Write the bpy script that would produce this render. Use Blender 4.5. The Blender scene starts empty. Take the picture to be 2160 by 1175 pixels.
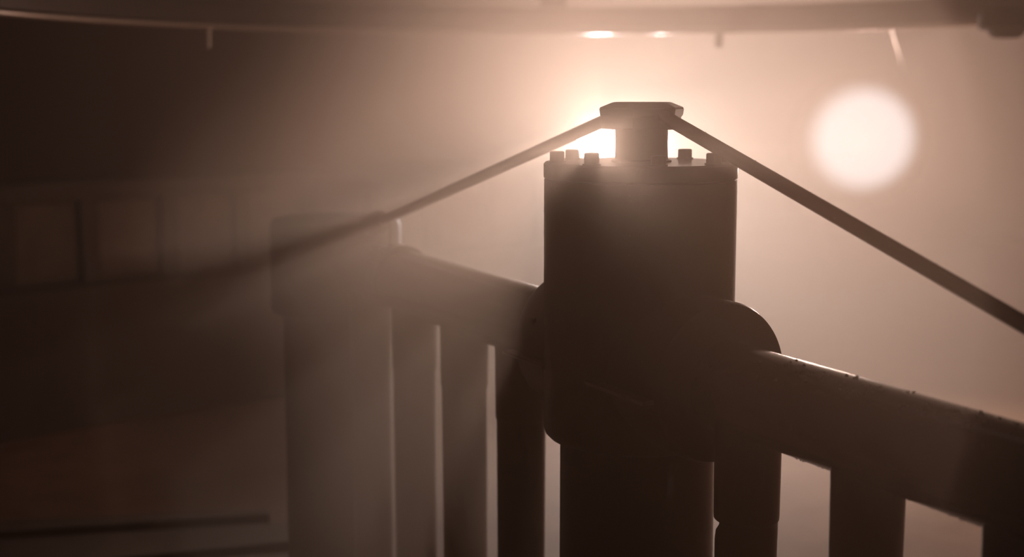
import bpy, bmesh, math, random
from mathutils import Vector, Matrix

random.seed(11)
SC = bpy.context.scene
COL = SC.collection
PI = math.pi

# ------------------------------------------------------------------ camera, world, exposure
F = 3000.0                       # focal length in pixels of a 2160 px wide frame
HORIZON = 190.0
PITCH = math.atan((587.5 - HORIZON) / F)
EYE = 1.60
camd = bpy.data.cameras.new('camera')
camd.sensor_width = 36.0
camd.lens = 36.0 * F / 2160.0
camd.clip_start = 0.02
camd.dof.use_dof = True
camd.dof.focus_distance = 2.62
camd.dof.aperture_fstop = 2.0
cam = bpy.data.objects.new('camera', camd)
cam.location = (0, 0, EYE)
cam.rotation_euler = (PI / 2 - PITCH, 0, 0)
COL.objects.link(cam)
SC.camera = cam

W = bpy.data.worlds.new('night')
W.use_nodes = True
W.node_tree.nodes['Background'].inputs[0].default_value = (0.020, 0.011, 0.008, 1)
W.node_tree.nodes['Background'].inputs[1].default_value = 0.2
SC.world = W

SC.view_settings.view_transform = 'Standard'
SC.view_settings.look = 'None'
SC.view_settings.gamma = 1.0
SC.view_settings.use_curve_mapping = False
SC.view_settings.exposure = 0.2
SC.cycles.max_bounces = 4
SC.cycles.diffuse_bounces = 2
SC.cycles.glossy_bounces = 2
SC.cycles.transmission_bounces = 4
SC.cycles.volume_bounces = 1
SC.cycles.use_adaptive_sampling = True
SC.cycles.adaptive_threshold = 0.03
SC.cycles.caustics_reflective = False
SC.cycles.caustics_refractive = False
SC.cycles.sample_clamp_indirect = 4.0

LAMP_COLOR = (1.0, 0.99, 0.97)
LAMP_A_POWER = 800             # twin work light behind the post
LAMP_A2_POWER = 110
LAMP_B_POWER = 170              # round floodlight at the ring beam
LENS_B = 1.3
FOG_DENSITY = 0.025
FOG_ANISO = 0.8
FOG_COLOR = (1.0, 0.70, 0.54)
FOG_ABSORB = 0.08
FOG_ABSORB_COLOR = (0.9, 0.4, 0.15)
STEAM_DENSITY = 1.0
WARM, WHITE = (1.0, 0.70, 0.54), (1.0, 0.85, 0.75)
STEAM = [((0.78, 5.9, 0.8), (2.3, 1.35, 3.2), 0.27, WHITE, 0.15), ((-0.42, 3.2, 0.95), (0.60, 1.0, 0.8), 0.42, WARM, 0.5), ((0.11, 1.45, 1.42), (0.42, 1.1, 0.65), 0.19, WARM, 0.82)]  # first body shaped for the glow's fall-off, last added to veil the post


def at(px, py, y):
    """World point on the line of sight of a photo pixel at forward distance y."""
    u, v = (px - 1080.0) / F, -(py - 587.5) / F
    c, s = math.cos(PITCH), math.sin(PITCH)
    d = Vector((u, c + v * s, v * c - s))
    return Vector((0, 0, EYE)) + d * (y / d.y)


# ------------------------------------------------------------------ materials
def mat(name, color, rough=0.5, metal=0.0, bump=0.0, scale=60.0, var=0.15, coat=0.0, drops=False):
    m = bpy.data.materials.new(name)
    m.use_nodes = True
    nt = m.node_tree
    b = nt.nodes['Principled BSDF']
    b.inputs['Roughness'].default_value = rough
    b.inputs['Metallic'].default_value = metal
    b.inputs['Coat Weight'].default_value = coat
    b.inputs['Coat Roughness'].default_value = 0.18
    tc = nt.nodes.new('ShaderNodeTexCoord')
    n = nt.nodes.new('ShaderNodeTexNoise')
    n.inputs['Scale'].default_value = scale
    n.inputs['Detail'].default_value = 5.0
    nt.links.new(tc.outputs['Object'], n.inputs['Vector'])
    mix = nt.nodes.new('ShaderNodeMix')
    mix.data_type = 'RGBA'
    mix.inputs[6].default_value = tuple(c * (1 - var) for c in color) + (1,)
    mix.inputs[7].default_value = tuple(min(1, c * (1 + var)) for c in color) + (1,)
    nt.links.new(n.outputs['Fac'], mix.inputs[0])
    nt.links.new(mix.outputs[2], b.inputs['Base Color'])
    if bump > 0:
        bp = nt.nodes.new('ShaderNodeBump')
        bp.inputs['Strength'].default_value = bump
        bp.inputs['Distance'].default_value = 0.002
        src = n.outputs['Fac']
        if drops:
            v = nt.nodes.new('ShaderNodeTexVoronoi')
            v.inputs['Scale'].default_value = 260.0
            nt.links.new(tc.outputs['Object'], v.inputs['Vector'])
            mr = nt.nodes.new('ShaderNodeMapRange')
            mr.inputs[1].default_value = 0.0
            mr.inputs[2].default_value = 0.35
            mr.inputs[3].default_value = 1.0
            mr.inputs[4].default_value = 0.0
            nt.links.new(v.outputs['Distance'], mr.inputs[0])
            ad = nt.nodes.new('ShaderNodeMath')
            ad.operation = 'ADD'
            nt.links.new(n.outputs['Fac'], ad.inputs[0])
            nt.links.new(mr.outputs[0], ad.inputs[1])
            src = ad.outputs[0]
        nt.links.new(src, bp.inputs['Height'])
        nt.links.new(bp.outputs['Normal'], b.inputs['Normal'])
    return m


M_STEEL = mat('wet_dark_steel', (0.055, 0.040, 0.034), 0.32, 0.35, 0.22, 90, 0.25, 0.7, True)
M_PIPE = mat('wet_painted_pipe', (0.075, 0.054, 0.045), 0.24, 0.2, 0.12, 70, 0.2, 1.0, True)
M_ROD = mat('dark_rod_steel', (0.045, 0.034, 0.029), 0.45, 0.4, 0.2, 120, 0.25, 0.15, True)
M_BOLT = mat('bolt_steel', (0.11, 0.085, 0.07), 0.35, 0.7, 0.1, 150, 0.2)
M_RING = mat('ring_steel', (0.06, 0.045, 0.037), 0.28, 0.4, 0.1, 40, 0.2, 0.4)
M_MATTE = mat('matte_dark_paint', (0.03, 0.024, 0.02), 0.9, 0, 0.1, 80, 0.2)
M_MATTE.node_tree.nodes['Principled BSDF'].inputs['Specular IOR Level'].default_value = 0.1
M_ENDPOST = mat('weathered_dark_steel', (0.05, 0.037, 0.031), 0.6, 0.2, 0.2, 60, 0.2)
M_ENDPOST.node_tree.nodes['Principled BSDF'].inputs['Specular IOR Level'].default_value = 0.25
M_HILITE = mat('highlight_steel', (0.62, 0.52, 0.45), 0.45, 0.6, 0.1, 80, 0.15)  # pale base colour stands for light caught by one bolt and the fins
M_LIP = mat('wet_bright_lip', (0.25, 0.2, 0.17), 0.3, 0.8, 0.05, 60, 0.1, 0.8)
M_CONCRETE = mat('stained_concrete', (0.20, 0.16, 0.13), 0.8, 0, 0.4, 9, 0.3)
M_DARKCON = mat('dark_damp_concrete', (0.10, 0.078, 0.062), 0.75, 0, 0.4, 9, 0.3)
M_GROUND = mat('damp_paving', (0.30, 0.19, 0.135), 0.75, 0, 0.5, 5, 0.35)
M_HOUSING = mat('lamp_housing', (0.03, 0.027, 0.025), 0.5, 0.3, 0.05, 80, 0.1)


def drop_mat():
    m = bpy.data.materials.new('water_bead')
    m.use_nodes = True
    b = m.node_tree.nodes['Principled BSDF']
    b.inputs['Base Color'].default_value = (0.35, 0.30, 0.27, 1)
    b.inputs['Roughness'].default_value = 0.06
    b.inputs['IOR'].default_value = 1.33
    b.inputs['Transmission Weight'].default_value = 0.5
    return m


M_DROP = drop_mat()


def emit_mat(name, color, strength):
    m = bpy.data.materials.new(name)
    m.use_nodes = True
    nt = m.node_tree
    nt.nodes.remove(nt.nodes['Principled BSDF'])
    e = nt.nodes.new('ShaderNodeEmission')
    e.inputs[0].default_value = (*color, 1)
    e.inputs[1].default_value = strength
    nt.links.new(e.outputs[0], nt.nodes['Material Output'].inputs['Surface'])
    return m


# ------------------------------------------------------------------ helpers
def frame_of(d):
    d = d.normalized()
    up = Vector((0, 0, 1)) if abs(d.z) < 0.95 else Vector((0, 1, 0))
    a = up.cross(d).normalized()
    b = d.cross(a).normalized()
    return a, b


def add_loops(bm, loops, close=True, cap=True):
    """Skin a list of vertex rings."""
    rings = [[bm.verts.new(p) for p in lp] for lp in loops]
    n = len(rings[0])
    for r0, r1 in zip(rings, rings[1:]):
        for i in range(n if close else n - 1):
            j = (i + 1) % n
            bm.faces.new((r0[i], r0[j], r1[j], r1[i]))
    if cap:
        bm.faces.new(list(reversed(rings[0])))
        bm.faces.new(rings[-1])


def add_lathe(bm, prof, origin=(0, 0, 0), axis=(0, 0, 1), n=48, phase=0.0):
    """prof: list of (radius, distance along axis[, (dx, dy) offset])."""
    o, d = Vector(origin), Vector(axis).normalized()
    a, b = frame_of(d)
    loops = []
    for p in prof:
        off = Vector((p[2][0], p[2][1], 0)) if len(p) > 2 else Vector()
        loops.append([o + off + d * p[1] + (a * math.cos(phase + 2 * PI * i / n) + b * math.sin(phase + 2 * PI * i / n)) * p[0]
                      for i in range(n)])
    add_loops(bm, loops)


def add_tube(bm, p0, p1, r, n=20, bev=0.0):
    p0, p1 = Vector(p0), Vector(p1)
    L = (p1 - p0).length
    pr = [(r, 0), (r, L)] if not bev else [(r - bev, 0), (r, bev), (r, L - bev), (r - bev, L)]
    add_lathe(bm, pr, p0, p1 - p0, n)


def add_box(bm, c, ax, ay, az, bev=0.0):
    """Box centred at c with half-axis vectors; optional bevel."""
    c = Vector(c)
    t = bmesh.new()
    vs = [t.verts.new(c + Vector(ax) * i + Vector(ay) * j + Vector(az) * k) for i in (-1, 1) for j in (-1, 1) for k in (-1, 1)]
    for f in ((0, 1, 3, 2), (4, 6, 7, 5), (0, 4, 5, 1), (2, 3, 7, 6), (0, 2, 6, 4), (1, 5, 7, 3)):
        t.faces.new([vs[i] for i in f])
    if bev:
        bmesh.ops.bevel(t, geom=t.edges[:], offset=bev, segments=2, affect='EDGES', profile=0.5)
    me = bpy.data.meshes.new('tmp')
    t.to_mesh(me)
    t.free()
    bm.from_mesh(me)
    bpy.data.meshes.remove(me)


def obj(name, bm, material, parent=None, smooth=True, angle=35, label=None):
    bmesh.ops.recalc_face_normals(bm, faces=bm.faces[:])
    if smooth:
        for f in bm.faces:
            f.smooth = True
        lim = math.radians(angle)
        for e in bm.edges:
            if len(e.link_faces) == 2 and e.calc_face_angle(0) > lim:
                e.smooth = False
    me = bpy.data.meshes.new(name)
    bm.to_mesh(me)
    bm.free()
    me.materials.append(material)
    o = bpy.data.objects.new(name, me)
    COL.objects.link(o)
    if parent:
        o.parent = parent
        o.matrix_parent_inverse = Matrix.Translation(parent.matrix_basis.translation).inverted()
    if label:
        o['label'] = label
    return o


def thing(name, label, cat, loc=(0, 0, 0), group=None):
    o = bpy.data.objects.new(name, None)
    o.empty_display_size = 0.1
    o.location = loc
    COL.objects.link(o)
    o['label'] = label
    o['category'] = cat
    if group:
        o['group'] = group
    return o


def structure(o, label=None):
    o['kind'] = 'structure'
    if label:
        o['label'] = label
    return o


# ------------------------------------------------------------------ layout
POST_Y = 2.76
POST = at(1346, 752, POST_Y)                 # pipe axis crosses the post axis here
VP = at(-677, 95, 1.0) - Vector((0, 0, EYE))
AX = VP.normalized()                         # along the pipe, away from the camera
FLAT = Vector((AX.x, AX.y, 0)).normalized()
SIDE = Vector((FLAT.y, -FLAT.x, 0))          # horizontal, across the pipe, away from the camera side
if SIDE.y > 0:
    SIDE = -SIDE
SIDE_OUT = SIDE                              # points towards the camera side
PIPE_R = 0.0805
UNIT = POST_Y / 4.945e-4                     # metres of forward distance per unit of 1/(px - vanishing point)


def along(px_scale):
    """Point of the pipe axis whose inverse image distance differs by px_scale from the post's."""
    return POST + AX * (px_scale * 1e-4 * UNIT / AX.y)


def pz(py, px=1346, y=POST_Y):
    return at(px, py, y).z


# ------------------------------------------------------------------ setting: ground, wall, steps
bm = bmesh.new()
add_box(bm, (0, 6.0, -0.06), (8, 0, 0), (0, 9, 0), (0, 0, 0.06))
structure(obj('floor', bm, M_GROUND, smooth=False), 'damp paved ground in the fog')

wd = Vector((0.75, 0.66, 0)).normalized()
wn = Vector((wd.y, -wd.x, 0))                # towards the camera
W0 = Vector((-2.36, 6.55, 0))
wall_top = 1.60 - 0.425
bm = bmesh.new()
add_box(bm, W0 + wd * 1.5 + Vector((0, 0, wall_top / 2 - 0.03)) - wn * 0.07, wd * 4.6, wn * 0.06, Vector((0, 0, wall_top / 2 - 0.03)), 0.004)
wall = structure(obj('wall_back', bm, M_CONCRETE, smooth=False), 'low concrete wall behind the pipework')
bm = bmesh.new()
add_box(bm, W0 + wd * 1.5 + Vector((0, 0, wall_top - 0.045)) - wn * 0.03, wd * 4.6, wn * 0.12, Vector((0, 0, 0.045)), 0.008)
obj('coping', bm, M_DARKCON, wall, smooth=False)
bm = bmesh.new()
add_box(bm, W0 + wd * 1.5 + Vector((0, 0, 0.34)) + wn * 0.06, wd * 4.6, wn * 0.10, Vector((0, 0, 0.34)), 0.01)
obj('plinth', bm, M_DARKCON, wall, smooth=False)
k = 0
for i in range(-5, 16):
    c = W0 + wd * (0.42 + i * 0.42)
    bm = bmesh.new()
    add_box(bm, c + Vector((0, 0, (0.68 + wall_top - 0.09) / 2)) + wn * 0.005, wd * 0.045, wn * 0.03, Vector((0, 0, (wall_top - 0.09 - 0.68) / 2)), 0.004)
    obj('pilaster', bm, M_DARKCON, wall, smooth=False)
    bm = bmesh.new()
    add_box(bm, c + wd * 0.21 + Vector((0, 0, (0.68 + wall_top - 0.09) / 2)) - wn * 0.008, wd * 0.150, wn * 0.012, Vector((0, 0, (wall_top - 0.09 - 0.68) / 2 - 0.015)), 0.004)
    obj('panel', bm, M_CONCRETE, wall, smooth=False)

# low concrete steps standing in for strips of lit ground, with kerb-like risers
st = thing('ground_strip_slabs', 'low concrete steps standing in for strips of lit ground beside the far end of the pipe', 'slabs', (-1.6, 5.2, 0))


def ground_slab(pts, z0, z1, name):
    bm = bmesh.new()
    lo = [Vector((p.x, p.y, z0)) for p in pts]
    hi = [Vector((p.x, p.y, z1)) for p in pts]
    add_loops(bm, [lo, hi])
    bmesh.ops.recalc_face_normals(bm, faces=bm.faces[:])
    bmesh.ops.bevel(bm, geom=bm.edges[:], offset=0.006, segments=2, affect='EDGES')
    obj(name, bm, M_CONCRETE, st, smooth=False)


def ground_pt(px, py, z):
    u, v = (px - 1080.0) / F, -(py - 587.5) / F
    c, s = math.cos(PITCH), math.sin(PITCH)
    d = Vector((u, c + v * s, v * c - s))
    return Vector((0, 0, EYE)) + d * ((z - EYE) / d.z)


ground_slab([ground_pt(690, 1160, 0.03), ground_pt(690, 1260, 0.03), ground_pt(-200, 1330, 0.03), ground_pt(-200, 1215, 0.03)], 0, 0.03, 'strip_slab')
ground_slab([ground_pt(620, 1100, 0.05), ground_pt(621, 1142, 0.05), ground_pt(-200, 1222, 0.05), ground_pt(-200, 1145, 0.05)], 0, 0.05, 'strip_slab')
ground_slab([ground_pt(568, 1072, 0.07), ground_pt(569, 1084, 0.07), ground_pt(-200, 1136, 0.07), ground_pt(-200, 1105, 0.07)], 0, 0.07, 'strip_slab')

# ------------------------------------------------------------------ central post
post = thing('pipe_post', 'thick dark steel post with bolted lid, narrow neck and six-sided head', 'post', (POST.x, POST.y, 0))
C = Vector((POST.x, POST.y, 0))
R_UP, R_LO = 0.1865, 0.153
z_top, z_seam, z_bot = pz(341), pz(377), pz(921)
bm = bmesh.new()
add_lathe(bm, [(R_LO - 0.004, z_bot - 0.004), (R_UP - 0.026, z_bot), (R_UP - 0.012, z_bot + 0.004), (R_UP - 0.004, z_bot + 0.012), (R_UP, z_bot + 0.026),
               (R_UP, pz(650)), (R_UP, z_seam - 0.001), (R_UP - 0.002, z_seam), (R_UP - 0.004, z_seam)], C, n=96)
obj('upper_sleeve', bm, M_STEEL, post)
bm = bmesh.new()
add_lathe(bm, [(R_UP - 0.006, z_seam + 0.0005), (R_UP + 0.0005, z_seam + 0.003), (R_UP + 0.001, z_seam + 0.007), (R_UP + 0.001, z_top - 0.004), (R_UP - 0.003, z_top)], C, n=96)
lid = obj('lid', bm, M_STEEL, post)
for k in range(8):
    a = math.radians(38.5 + 45 * k)
    r = 0.163
    p = C + Vector((math.sin(a) * r, math.cos(a) * r, 0))
    bm = bmesh.new()
    h = 0.021 + 0.003 * ((k * 5) % 3 - 1) * 0.6
    add_lathe(bm, [(0.017, z_top), (0.017, z_top + 0.0025)], p, n=24)
    add_lathe(bm, [(0.0142, z_top + 0.0024), (0.0142, z_top + h - 0.002), (0.0125, z_top + h)], p, n=24)
    add_lathe(bm, [(0.006, z_top + h - 0.001), (0.006, z_top + h + 0.0004)], p, n=6)
    obj('bolt', bm, M_BOLT, post)
bm = bmesh.new()
add_lathe(bm, [(R_LO, 0.004), (R_LO, z_bot - 0.002)], C, n=96)
obj('lower_tube', bm, M_STEEL, post)
bm = bmesh.new()
add_lathe(bm, [(0.24, 0.0), (0.24, 0.018), (0.235, 0.022)], C, n=64)
base = obj('base_flange', bm, M_STEEL, post)
# neck and head
Hc = C + Vector((0.0017, 0, 0))
z_c = pz(272)
bm = bmesh.new()
add_lathe(bm, [(0.058, z_top + 0.0005), (0.058, z_top + 0.003), (0.0515, z_top + 0.006), (0.0508, z_top + 0.02), (0.0508, z_c + 0.004)], Hc, n=64)
obj('neck', bm, M_STEEL, post)
bm = bmesh.new()
add_lathe(bm, [(0.079, z_c), (0.080, z_c + 0.003), (0.080, pz(247)), (0.0835, pz(243)), (0.0855, pz(230)), (0.0835, pz(226)), (0.060, pz(216)), (0.056, pz(215))], Hc, n=6, phase=0.22)
obj('head_nut', bm, M_STEEL, post, angle=15)

# ------------------------------------------------------------------ pipe bays with balusters
def baluster_bm(d, offset=False, seed=0):
    p = along(d)
    z0 = p.z - PIPE_R * 0.55
    rr = random.Random(seed)
    z1 = p.z - PIPE_R - 0.13 - rr.uniform(0, 0.02)
    bm = bmesh.new()
    r0, r1 = 0.0605, 0.056
    q = Vector((p.x, p.y, 0))
    dx = 0.006 if offset else 0.0
    pr = [(r0, z0), (r0 - 0.001, p.z - PIPE_R - 0.004), ((r1 + 0.0025), z1 + 0.008), ((r1 + 0.002), z1 + 0.002)]
    if offset:
        pr += [(r1, z1), (r1 - 0.004, z1 - 0.001, (0.004, 0)), (r1 - 0.004, z1 - 0.014, (0.004, 0)), (r1 - 0.001, z1 - 0.024, (0.001, 0)), (r1 - 0.0005, z1 - 0.04)]
    else:
        pr += [(r1 + 0.0005, z1), (r1, z1 - 0.004)]
    pr += [(r1 - 0.002, 0.5), (r1 - 0.002, 0.008)]
    add_lathe(bm, pr, q, n=40)
    return bm


def bead_bm(spots):
    """Small half-round water beads joined in one mesh."""
    bm = bmesh.new()
    for p, r in spots:
        bmesh.ops.create_icosphere(bm, subdivisions=1, radius=r, matrix=Matrix.Translation(p))
    return bm


def pipe_surface(d, ang, r=PIPE_R):
    """ang 0 = top, positive towards the camera side."""
    a, b = SIDE_OUT, None
    up = AX.cross(SIDE_OUT).normalized()
    if up.z < 0:
        up = -up
    return along(d) + up * (math.cos(ang) * r) + SIDE_OUT * (math.sin(ang) * r)


FAR_END, NEAR_END = 2.34, -2.38


def make_bay(name, label, d_in, d_out, bars, group):
    t = thing(name, label, 'pipe railing', Vector((along((d_in + d_out) / 2).x, along((d_in + d_out) / 2).y, 0)), group)
    p0, p1 = along(d_in), along(d_out)
    bm = bmesh.new()
    add_tube(bm, p0, p1, PIPE_R, 72)
    obj('rail_pipe', bm, M_PIPE, t)
    for i, d in enumerate(bars):
        obj('baluster', baluster_bm(d, offset=(d == D_BAR), seed=i + int(d * 100)), M_STEEL, t)
    # split sleeve against the post
    s = 1 if d_out > d_in else -1
    a0, a1 = along(s * 0.12), along(0.36 if s > 0 else -0.41)
    bm = bmesh.new()
    L = (a1 - a0).length
    R = 0.150
    add_lathe(bm, [(R - 0.004, 0), (R, 0.003), (R, L - 0.012), (R - 0.004, L - 0.003), (R - 0.012, L), (PIPE_R + 0.012, L + 0.001), (PIPE_R + 0.004, L + 0.006), (PIPE_R - 0.002, L + 0.012)], a0, a1 - a0, 80)
    sl = obj('flange_sleeve', bm, M_STEEL, t)
    return t, sl, a0, a1


D_BAR = -0.528
bay_near, sl_n, n0, n1 = make_bay('pipe_railing', 'wet dark pipe on thick uprights, shiny along its top, beaded with water', -0.10, NEAR_END,
                                  (D_BAR, -0.99, -1.472, -1.92), None)
bay_far, sl_f, f0, f1 = make_bay('pipe_railing.001', 'hazy length of pipe on thick uprights running back from the post into the fog', 0.10, FAR_END,
                                 (0.705, 1.125, 1.55, 1.97), None)
# split-line fin and lower lip on the far sleeve, a screw above it
up_ax = AX.cross(SIDE_OUT).normalized()
if up_ax.z < 0:
    up_ax = -up_ax
for t, a0, a1 in ((bay_far, f0, f1), (bay_near, n0, n1)):
    bm = bmesh.new()
    c = (a0 + a1) / 2 + SIDE_OUT * 0.163 - up_ax * 0.018
    add_box(bm, c, (a1 - a0) / 2, SIDE_OUT * 0.013, up_ax * 0.004, 0.002)
    obj('split_fin', bm, M_HILITE, t)  # lit edge of the fin put in as pale colour
bm = bmesh.new()
c = a1 * 0 + f0 * 0.4 + f1 * 0.6 + SIDE_OUT * 0.130 + up_ax * 0.052
add_lathe(bm, [(0.010, 0), (0.010, 0.012), (0.008, 0.014)], c, SIDE_OUT, 6)
obj('clamp_screw', bm, M_BOLT, bay_far)

# water beads on the pipe
spots = []
for i in range(150):
    d = -0.55 - random.random() ** 0.8 * 1.2
    ang = random.gauss(0.0, 0.22) + 0.42
    if random.random() < 0.5:
        d = random.choice((-0.78, -0.95, -1.02, -1.22, -1.3)) + random.gauss(0, 0.03)
    spots.append((pipe_surface(d, ang), random.uniform(0.001, 0.0038)))
for i in range(90):
    d = random.uniform(-1.75, -0.6)
    spots.append((pipe_surface(d, PI + random.gauss(-0.35, 0.12)), random.uniform(0.0008, 0.002)))
b = obj('water_beads', bead_bm(spots), M_DROP, bay_near)
b['kind'] = 'stuff'
spots = []
for i in range(170):
    a = random.gauss(-PI / 2 - 0.1, 0.12) if i < 40 else random.uniform(-PI, 0)
    if i % 4 == 0:
        a = random.choice((-0.02, -PI + 0.02))
    z = random.uniform(pz(800), pz(390))
    spots.append((C + Vector((math.cos(a) * R_UP, math.sin(a) * R_UP, z)), random.uniform(0.0006, 0.0014)))
b = obj('water_beads', bead_bm(spots), M_DROP, post)
b['kind'] = 'stuff'

# ------------------------------------------------------------------ end posts
def end_post(d, label, top_py):
    p = along(d)
    t = thing('end_post', label, 'post', (p.x, p.y, 0))
    c = Vector((p.x, p.y, 0))
    zt, zb = p.z + 0.12, p.z - 0.16
    bm = bmesh.new()
    add_lathe(bm, [(R_LO - 0.004, zb - 0.004), (R_UP - 0.026, zb), (R_UP - 0.004, zb + 0.012), (R_UP, zb + 0.026), (R_UP, zt - 0.02), (R_UP - 0.006, zt - 0.006), (R_UP - 0.03, zt)], c, n=72)
    obj('upper_sleeve', bm, M_ENDPOST, t)
    bm = bmesh.new()
    add_lathe(bm, [(R_LO, 0.004), (R_LO, zb - 0.002)], c, n=72)
    obj('lower_tube', bm, M_ENDPOST, t)
    bm = bmesh.new()
    add_lathe(bm, [(0.24, 0), (0.24, 0.018), (0.235, 0.022)], c, n=48)
    obj('base_flange', bm, M_ENDPOST, t)
    return t


end_post(FAR_END, 'short dark post almost lost in fog at the far end of the pipe', 0)
end_post(NEAR_END, 'short dark post at the near end of the pipe outside the view', 0)

# ------------------------------------------------------------------ tie rods
def tie_rod(s, label, x0, y0, d_anchor):
    """A round bar from under the head down to a clamp on the pipe."""
    t = thing('tie_rod', label, 'rod', (POST.x, POST.y, 0))
    axis_pt = Vector((Hc.x, Hc.y, pz(219)))
    pa = along(d_anchor)
    end = Vector((pa.x, pa.y, pa.z + PIPE_R + 0.045))
    d = (end - axis_pt).normalized()
    start = axis_pt + d * 0.066
    bm = bmesh.new()
    add_tube(bm, start, end, 0.0128, 28)
    obj('rod', bm, M_ROD, t)
    # knob at the lower end
    bm = bmesh.new()
    add_lathe(bm, [(0.016, -0.06), (0.028, -0.05), (0.034, -0.034), (0.034, 0.012), (0.026, 0.026), (0.010, 0.034)], end, d, 24)
    obj('end_knob', bm, M_ROD, t)
    # upright stud and strap around the pipe
    q = along(d_anchor - s * 0.16)
    bm = bmesh.new()
    e2 = end - d * (abs(s * 0.16) * 1e-4 * UNIT / AX.y)
    add_tube(bm, Vector((q.x, q.y, q.z + PIPE_R)), Vector((q.x, q.y, e2.z - 0.012)), 0.0045, 16)
    obj('stud', bm, M_MATTE, t)
    bm = bmesh.new()
    n = 40
    loops = []
    for i in range(n + 1):
        a = -PI * 0.62 + PI * 1.24 * i / n
        rad = (up_ax * math.cos(a) + SIDE_OUT * math.sin(a))
        r0 = PIPE_R + 0.001
        c = q - AX * (s * 0.05)
        loops.append([c + rad * r0 - AX * 0.022, c + rad * (r0 + 0.008) - AX * 0.022, c + rad * (r0 + 0.008) + AX * 0.022, c + rad * r0 + AX * 0.022])
    add_loops(bm, loops)
    obj('strap', bm, M_RING, t)
    sp = []
    for i in range(30):
        f = random.uniform(0.05, 0.9)
        p = start.lerp(end, f)
        a, b2 = frame_of(d)
        an = random.uniform(0, 2 * PI)
        sp.append((p + (a * math.cos(an) + b2 * math.sin(an)) * 0.0128, random.uniform(0.0006, 0.0016)))
    b = obj('water_beads', bead_bm(sp), M_DROP, t)
    b['kind'] = 'stuff'
    return t


tie_rod(1, 'thin dark rod sloping from the post head down into the hazy far pipe', 1262, 258, 1.93)
tie_rod(-1, 'dark rod sloping from the post head down past the round floodlight', 1437, 265, -1.95)

# ------------------------------------------------------------------ ring beam overhead
RC, RR = Vector((0.2, 4.15, 0)), 1.85
zr0, zr1 = at(1250, 66, 6.0).z, at(1250, 19, 6.0).z
ring = thing('ring_beam', 'curved steel ring beam hanging across the top above the lamps', 'beam', (RC.x, RC.y, zr0))


def sweep(bm, prof, n=160):
    """prof: closed (radius, z) outline turned about the ring axis."""
    loops = []
    for i in range(n):
        a = 2 * PI * i / n
        loops.append([RC + Vector((math.cos(a) * r, math.sin(a) * r, z)) for r, z in prof])
    rings = [[bm.verts.new(p) for p in lp] for lp in loops]
    m = len(prof)
    for i in range(n):
        for j in range(m):
            bm.faces.new((rings[i][j], rings[(i + 1) % n][j], rings[(i + 1) % n][(j + 1) % m], rings[i][(j + 1) % m]))


bm = bmesh.new()
b_ = 0.006
sweep(bm, [(RR, zr0 + b_), (RR + b_, zr0), (RR + 0.09, zr0), (RR + 0.096, zr0 + b_), (RR + 0.096, zr1 - b_), (RR + 0.09, zr1), (RR + b_, zr1), (RR, zr1 - b_)])
obj('ring_channel', bm, M_RING, ring)
bm = bmesh.new()
sweep(bm, [(RR + 0.01 + 0.016 * math.cos(2 * PI * k / 12), zr0 + 0.002 + 0.016 * math.sin(2 * PI * k / 12)) for k in range(12)])
obj('lower_lip', bm, M_LIP, ring)
bm = bmesh.new()
sweep(bm, [(RR + 0.01 + 0.005 * math.cos(2 * PI * k / 8), zr1 + 0.003 + 0.005 * math.sin(2 * PI * k / 8)) for k in range(8)])
obj('upper_lip', bm, M_BOLT, ring)


def ring_pt(px):
    u = (px - 1080) / F
    # far intersection of the vertical plane x = u*y with the circle
    A, B, Cc = u * u + 1, -2 * (u * RC.x + RC.y), RC.x ** 2 + RC.y ** 2 - (RR + 0.03) ** 2
    y = (-B + math.sqrt(B * B - 4 * A * Cc)) / (2 * A)
    return Vector((u * y, y, 0))


for px, w in ((1166, 0.056),):
    p = ring_pt(px)
    bm = bmesh.new()
    add_box(bm, p + Vector((0, 0.02, (zr1 + 3.2) / 2)), (w, 0, 0), (0, 0.03, 0), (0, 0, (3.2 - zr1) / 2), 0.006)
    obj('hanger', bm, M_RING, ring)
for px in (1511, 445):
    p = ring_pt(px)
    bm = bmesh.new()
    L = 0.072 if px > 1000 else 0.085
    add_tube(bm, p + Vector((0, 0, zr0 + 0.002)), p + Vector((0, 0, zr0 - L)), 0.017 if px > 1000 else 0.012, 16, 0.003)
    add_lathe(bm, [(0.024, -0.016), (0.024, -0.001)], p + Vector((0, 0, zr0)), n=6)
    obj('hanging_bolt', bm, M_BOLT if px > 1000 else M_HILITE, ring)  # left bolt carries its highlight as a paler material
p = ring_pt(2102)
bm = bmesh.new()
add_lathe(bm, [(0.09, 0.05), (0.10, 0.02), (0.10, -0.02), (0.085, -0.03)], p + Vector((0, -0.03, zr0)), n=32)
add_lathe(bm, [(0.07, -0.028), (0.055, -0.05), (0.04, -0.058)], p + Vector((0, -0.03, zr0)), n=32)
obj('clamp', bm, M_MATTE, ring)

# ------------------------------------------------------------------ lamps
def lens_bm(c, r, d):
    bm = bmesh.new()
    add_lathe(bm, [(r, 0), (r * 0.97, r * 0.06), (r * 0.8, r * 0.16), (r * 0.45, r * 0.23), (r * 0.08, r * 0.25)], c, d, 40)
    return bm


def housing_bm(c, r, d):
    """Open round reflector can behind a lens."""
    bm = bmesh.new()
    add_lathe(bm, [(r * 0.35, -r * 1.1), (r * 0.55, -r * 1.05), (r * 1.02, -r * 0.35), (r * 1.12, -0.002), (r * 1.15, r * 0.10), (r * 1.04, r * 0.10), (r * 1.02, 0.0)], c, d, 40)
    return bm


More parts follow.
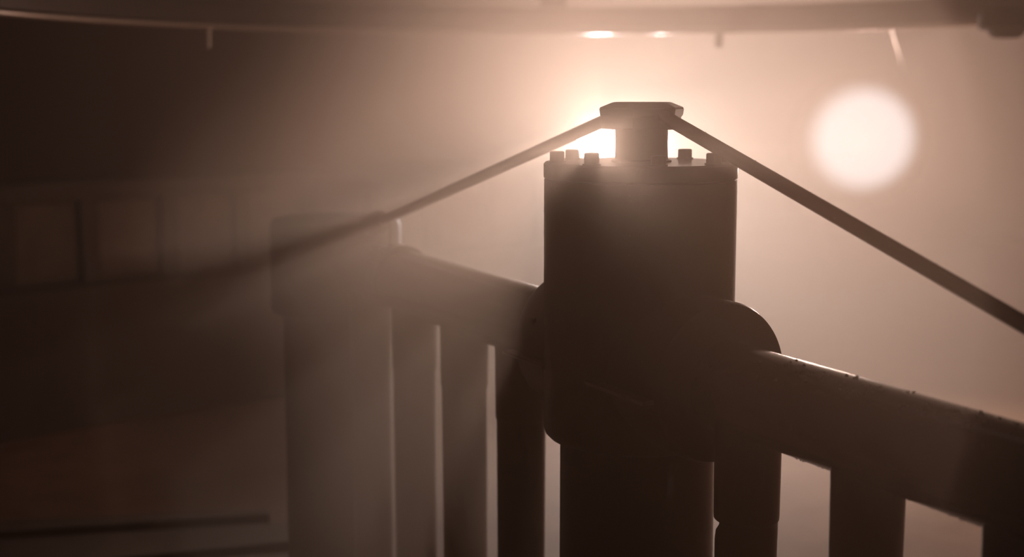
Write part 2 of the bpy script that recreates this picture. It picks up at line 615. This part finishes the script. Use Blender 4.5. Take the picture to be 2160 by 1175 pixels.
def lamp_light(name, c, d, power, spot, blend, size, parent, color=LAMP_COLOR):
    l = bpy.data.lights.new(name, 'SPOT')
    l.energy = power
    l.color = color
    l.spot_size = math.radians(spot)
    l.spot_blend = blend
    l.shadow_soft_size = size
    o = bpy.data.objects.new(name, l)
    o.location = c
    o.rotation_euler = Vector(d).to_track_quat('-Z', 'Y').to_euler()
    COL.objects.link(o)
    o.parent = parent
    o.matrix_parent_inverse = Matrix.Translation(parent.matrix_basis.translation).inverted()
    return o


M_LENS_A = emit_mat('lit_lens', (1, 0.90, 0.82), 60)
M_LENS_B = emit_mat('soft_rim_lens', (0.74, 0.90, 1.0), LENS_B)
# hazy soft edge put into the emission, which fades out towards the rim
nt = M_LENS_B.node_tree
_tc = nt.nodes.new('ShaderNodeTexCoord')
_sep = nt.nodes.new('ShaderNodeSeparateXYZ')
nt.links.new(_tc.outputs['Generated'], _sep.inputs[0])
_cmb = nt.nodes.new('ShaderNodeCombineXYZ')
nt.links.new(_sep.outputs[0], _cmb.inputs[0])
nt.links.new(_sep.outputs[2], _cmb.inputs[1])
_dist = nt.nodes.new('ShaderNodeVectorMath')
_dist.operation = 'DISTANCE'
_dist.inputs[1].default_value = (0.5, 0.5, 0)
nt.links.new(_cmb.outputs[0], _dist.inputs[0])
_mr = nt.nodes.new('ShaderNodeMapRange')
_mr.interpolation_type = 'SMOOTHSTEP'
_mr.inputs[1].default_value = 0.28
_mr.inputs[2].default_value = 0.50
_mr.inputs[3].default_value = LENS_B
_mr.inputs[4].default_value = 0.0
nt.links.new(_dist.outputs['Value'], _mr.inputs[0])
nt.links.new(_mr.outputs[0], nt.nodes['Emission'].inputs[1])


LA_Y = 8.4
la1, la2 = at(1256, 300, LA_Y), at(1384, 302, LA_Y)
mid = (la1 + la2) / 2
stand = thing('work_light', 'glaring twin work light on a stand, mostly hidden behind the post neck', 'lamp', (mid.x, mid.y + 0.1, 0))
dA = Vector((0.32, -1, -0.05)).normalized()
for c, r in ((la1, 0.098), (la2, 0.07)):
    obj('lamp_housing', housing_bm(c, r, dA), M_HOUSING, stand)
    obj('lens', lens_bm(c, r, dA), M_LENS_A, stand)
sx = at(1330, 300, LA_Y + 0.10)
bm = bmesh.new()
add_tube(bm, (sx.x, sx.y, 0.25), (sx.x, sx.y, la1.z - 0.12), 0.016, 16)
obj('stand_pole', bm, M_HOUSING, stand)
bm = bmesh.new()
add_box(bm, (sx.x, sx.y, la1.z - 0.115), (0.21, 0, 0), (0, 0.014, 0), (0, 0, 0.012), 0.003)
obj('crossbar', bm, M_HOUSING, stand)
for k in range(3):
    a = PI / 2 + k * 2 * PI / 3
    bm = bmesh.new()
    add_tube(bm, (sx.x, sx.y, 0.42), (sx.x + math.cos(a) * 0.14, sx.y + math.sin(a) * 0.30, 0.008), 0.009, 12)
    obj('leg', bm, M_HOUSING, stand)
lamp_light('lamp_beam', la1 + dA * 0.03, dA, LAMP_A_POWER, 106, 1.0, 0.04, stand)
lamp_light('lamp_beam', la2 + dA * 0.03, dA, LAMP_A2_POWER, 106, 1.0, 0.03, stand)

LB_Y = 8.5
lb = at(1815, 292, LB_Y)
flood = thing('floodlight', 'big round blown-out floodlight glowing beside the sloping rod', 'lamp', lb)
dB = Vector((-0.30, -1, -0.08)).normalized()
obj('lamp_housing', housing_bm(lb, 0.368, dB), M_HOUSING, flood)
obj('lens', lens_bm(lb, 0.368, dB), M_LENS_B, flood)
bm = bmesh.new()
ptop = ring_pt(1868)
pb = at(1908, 150, LB_Y + 0.1)
add_tube(bm, (ptop.x, ptop.y, zr0 + 0.01), pb, 0.010, 14)
add_tube(bm, pb, lb + Vector((0.06, 0.15, 0.05)), 0.010, 14)
obj('bracket', bm, M_BOLT, flood)
lamp_light('lamp_beam', lb + dB * 0.08, dB, LAMP_B_POWER, 122, 1.0, 0.24, flood, (1.0, 0.80, 0.66))

# ------------------------------------------------------------------ fog
def fog_mat(name, dens, aniso, color, absorb):
    fm = bpy.data.materials.new(name)
    fm.use_nodes = True
    nt = fm.node_tree
    nt.nodes.remove(nt.nodes['Principled BSDF'])
    vs = nt.nodes.new('ShaderNodeVolumeScatter')
    vs.inputs['Color'].default_value = (*color, 1)
    vs.inputs['Density'].default_value = dens
    vs.inputs['Anisotropy'].default_value = aniso
    last = vs
    if absorb:
        va = nt.nodes.new('ShaderNodeVolumeAbsorption')
        va.inputs['Color'].default_value = (*FOG_ABSORB_COLOR, 1)
        va.inputs['Density'].default_value = absorb
        last = nt.nodes.new('ShaderNodeAddShader')
        nt.links.new(vs.outputs[0], last.inputs[0])
        nt.links.new(va.outputs[0], last.inputs[1])
    nt.links.new(last.outputs[0], nt.nodes['Material Output'].inputs['Volume'])
    return fm


bm = bmesh.new()
add_box(bm, (0, 6.2, 2.0), (6.5, 0, 0), (0, 7.2, 0), (0, 0, 2.05))
fog = obj('fog', bm, fog_mat('thin_fog', FOG_DENSITY, FOG_ANISO, FOG_COLOR, FOG_ABSORB), smooth=False)
fog['kind'] = 'stuff'
fog['label'] = 'thin warm fog filling the whole space'
fog['category'] = 'fog'
STEAM_LABELS = ('thick fog behind the post, shaped to set the spread of the glow', 'pale steam veiling the far pipe railing and end post',
                'thin haze added before the post to lift its dark tone like lamp glare')
for i, (c, r, k, col, g) in enumerate(STEAM):
    bm = bmesh.new()
    # a cloud body that thins out smoothly to nothing at its rim
    prof = [0.02, 0.12, 0.25, 0.38, 0.5, 0.62, 0.74, 0.86, 0.95, 1.0]
    half = [(q, (1 - q * q) ** 2.2) for q in prof]
    outline = [(q, -t) for q, t in half] + [(q, t) for q, t in reversed(half[:-1])]
    loops = [[Vector((c[0] + math.cos(2 * PI * n / 56) * q * r[0], c[1] + t * r[1], c[2] + math.sin(2 * PI * n / 56) * q * r[2])) for n in range(56)]
             for q, t in outline]
    add_loops(bm, loops)
    o = obj('steam', bm, fog_mat('steam_volume', STEAM_DENSITY * k, g, col, 0))
    o['kind'] = 'stuff'
    o['label'] = STEAM_LABELS[i]
    o['category'] = 'steam'
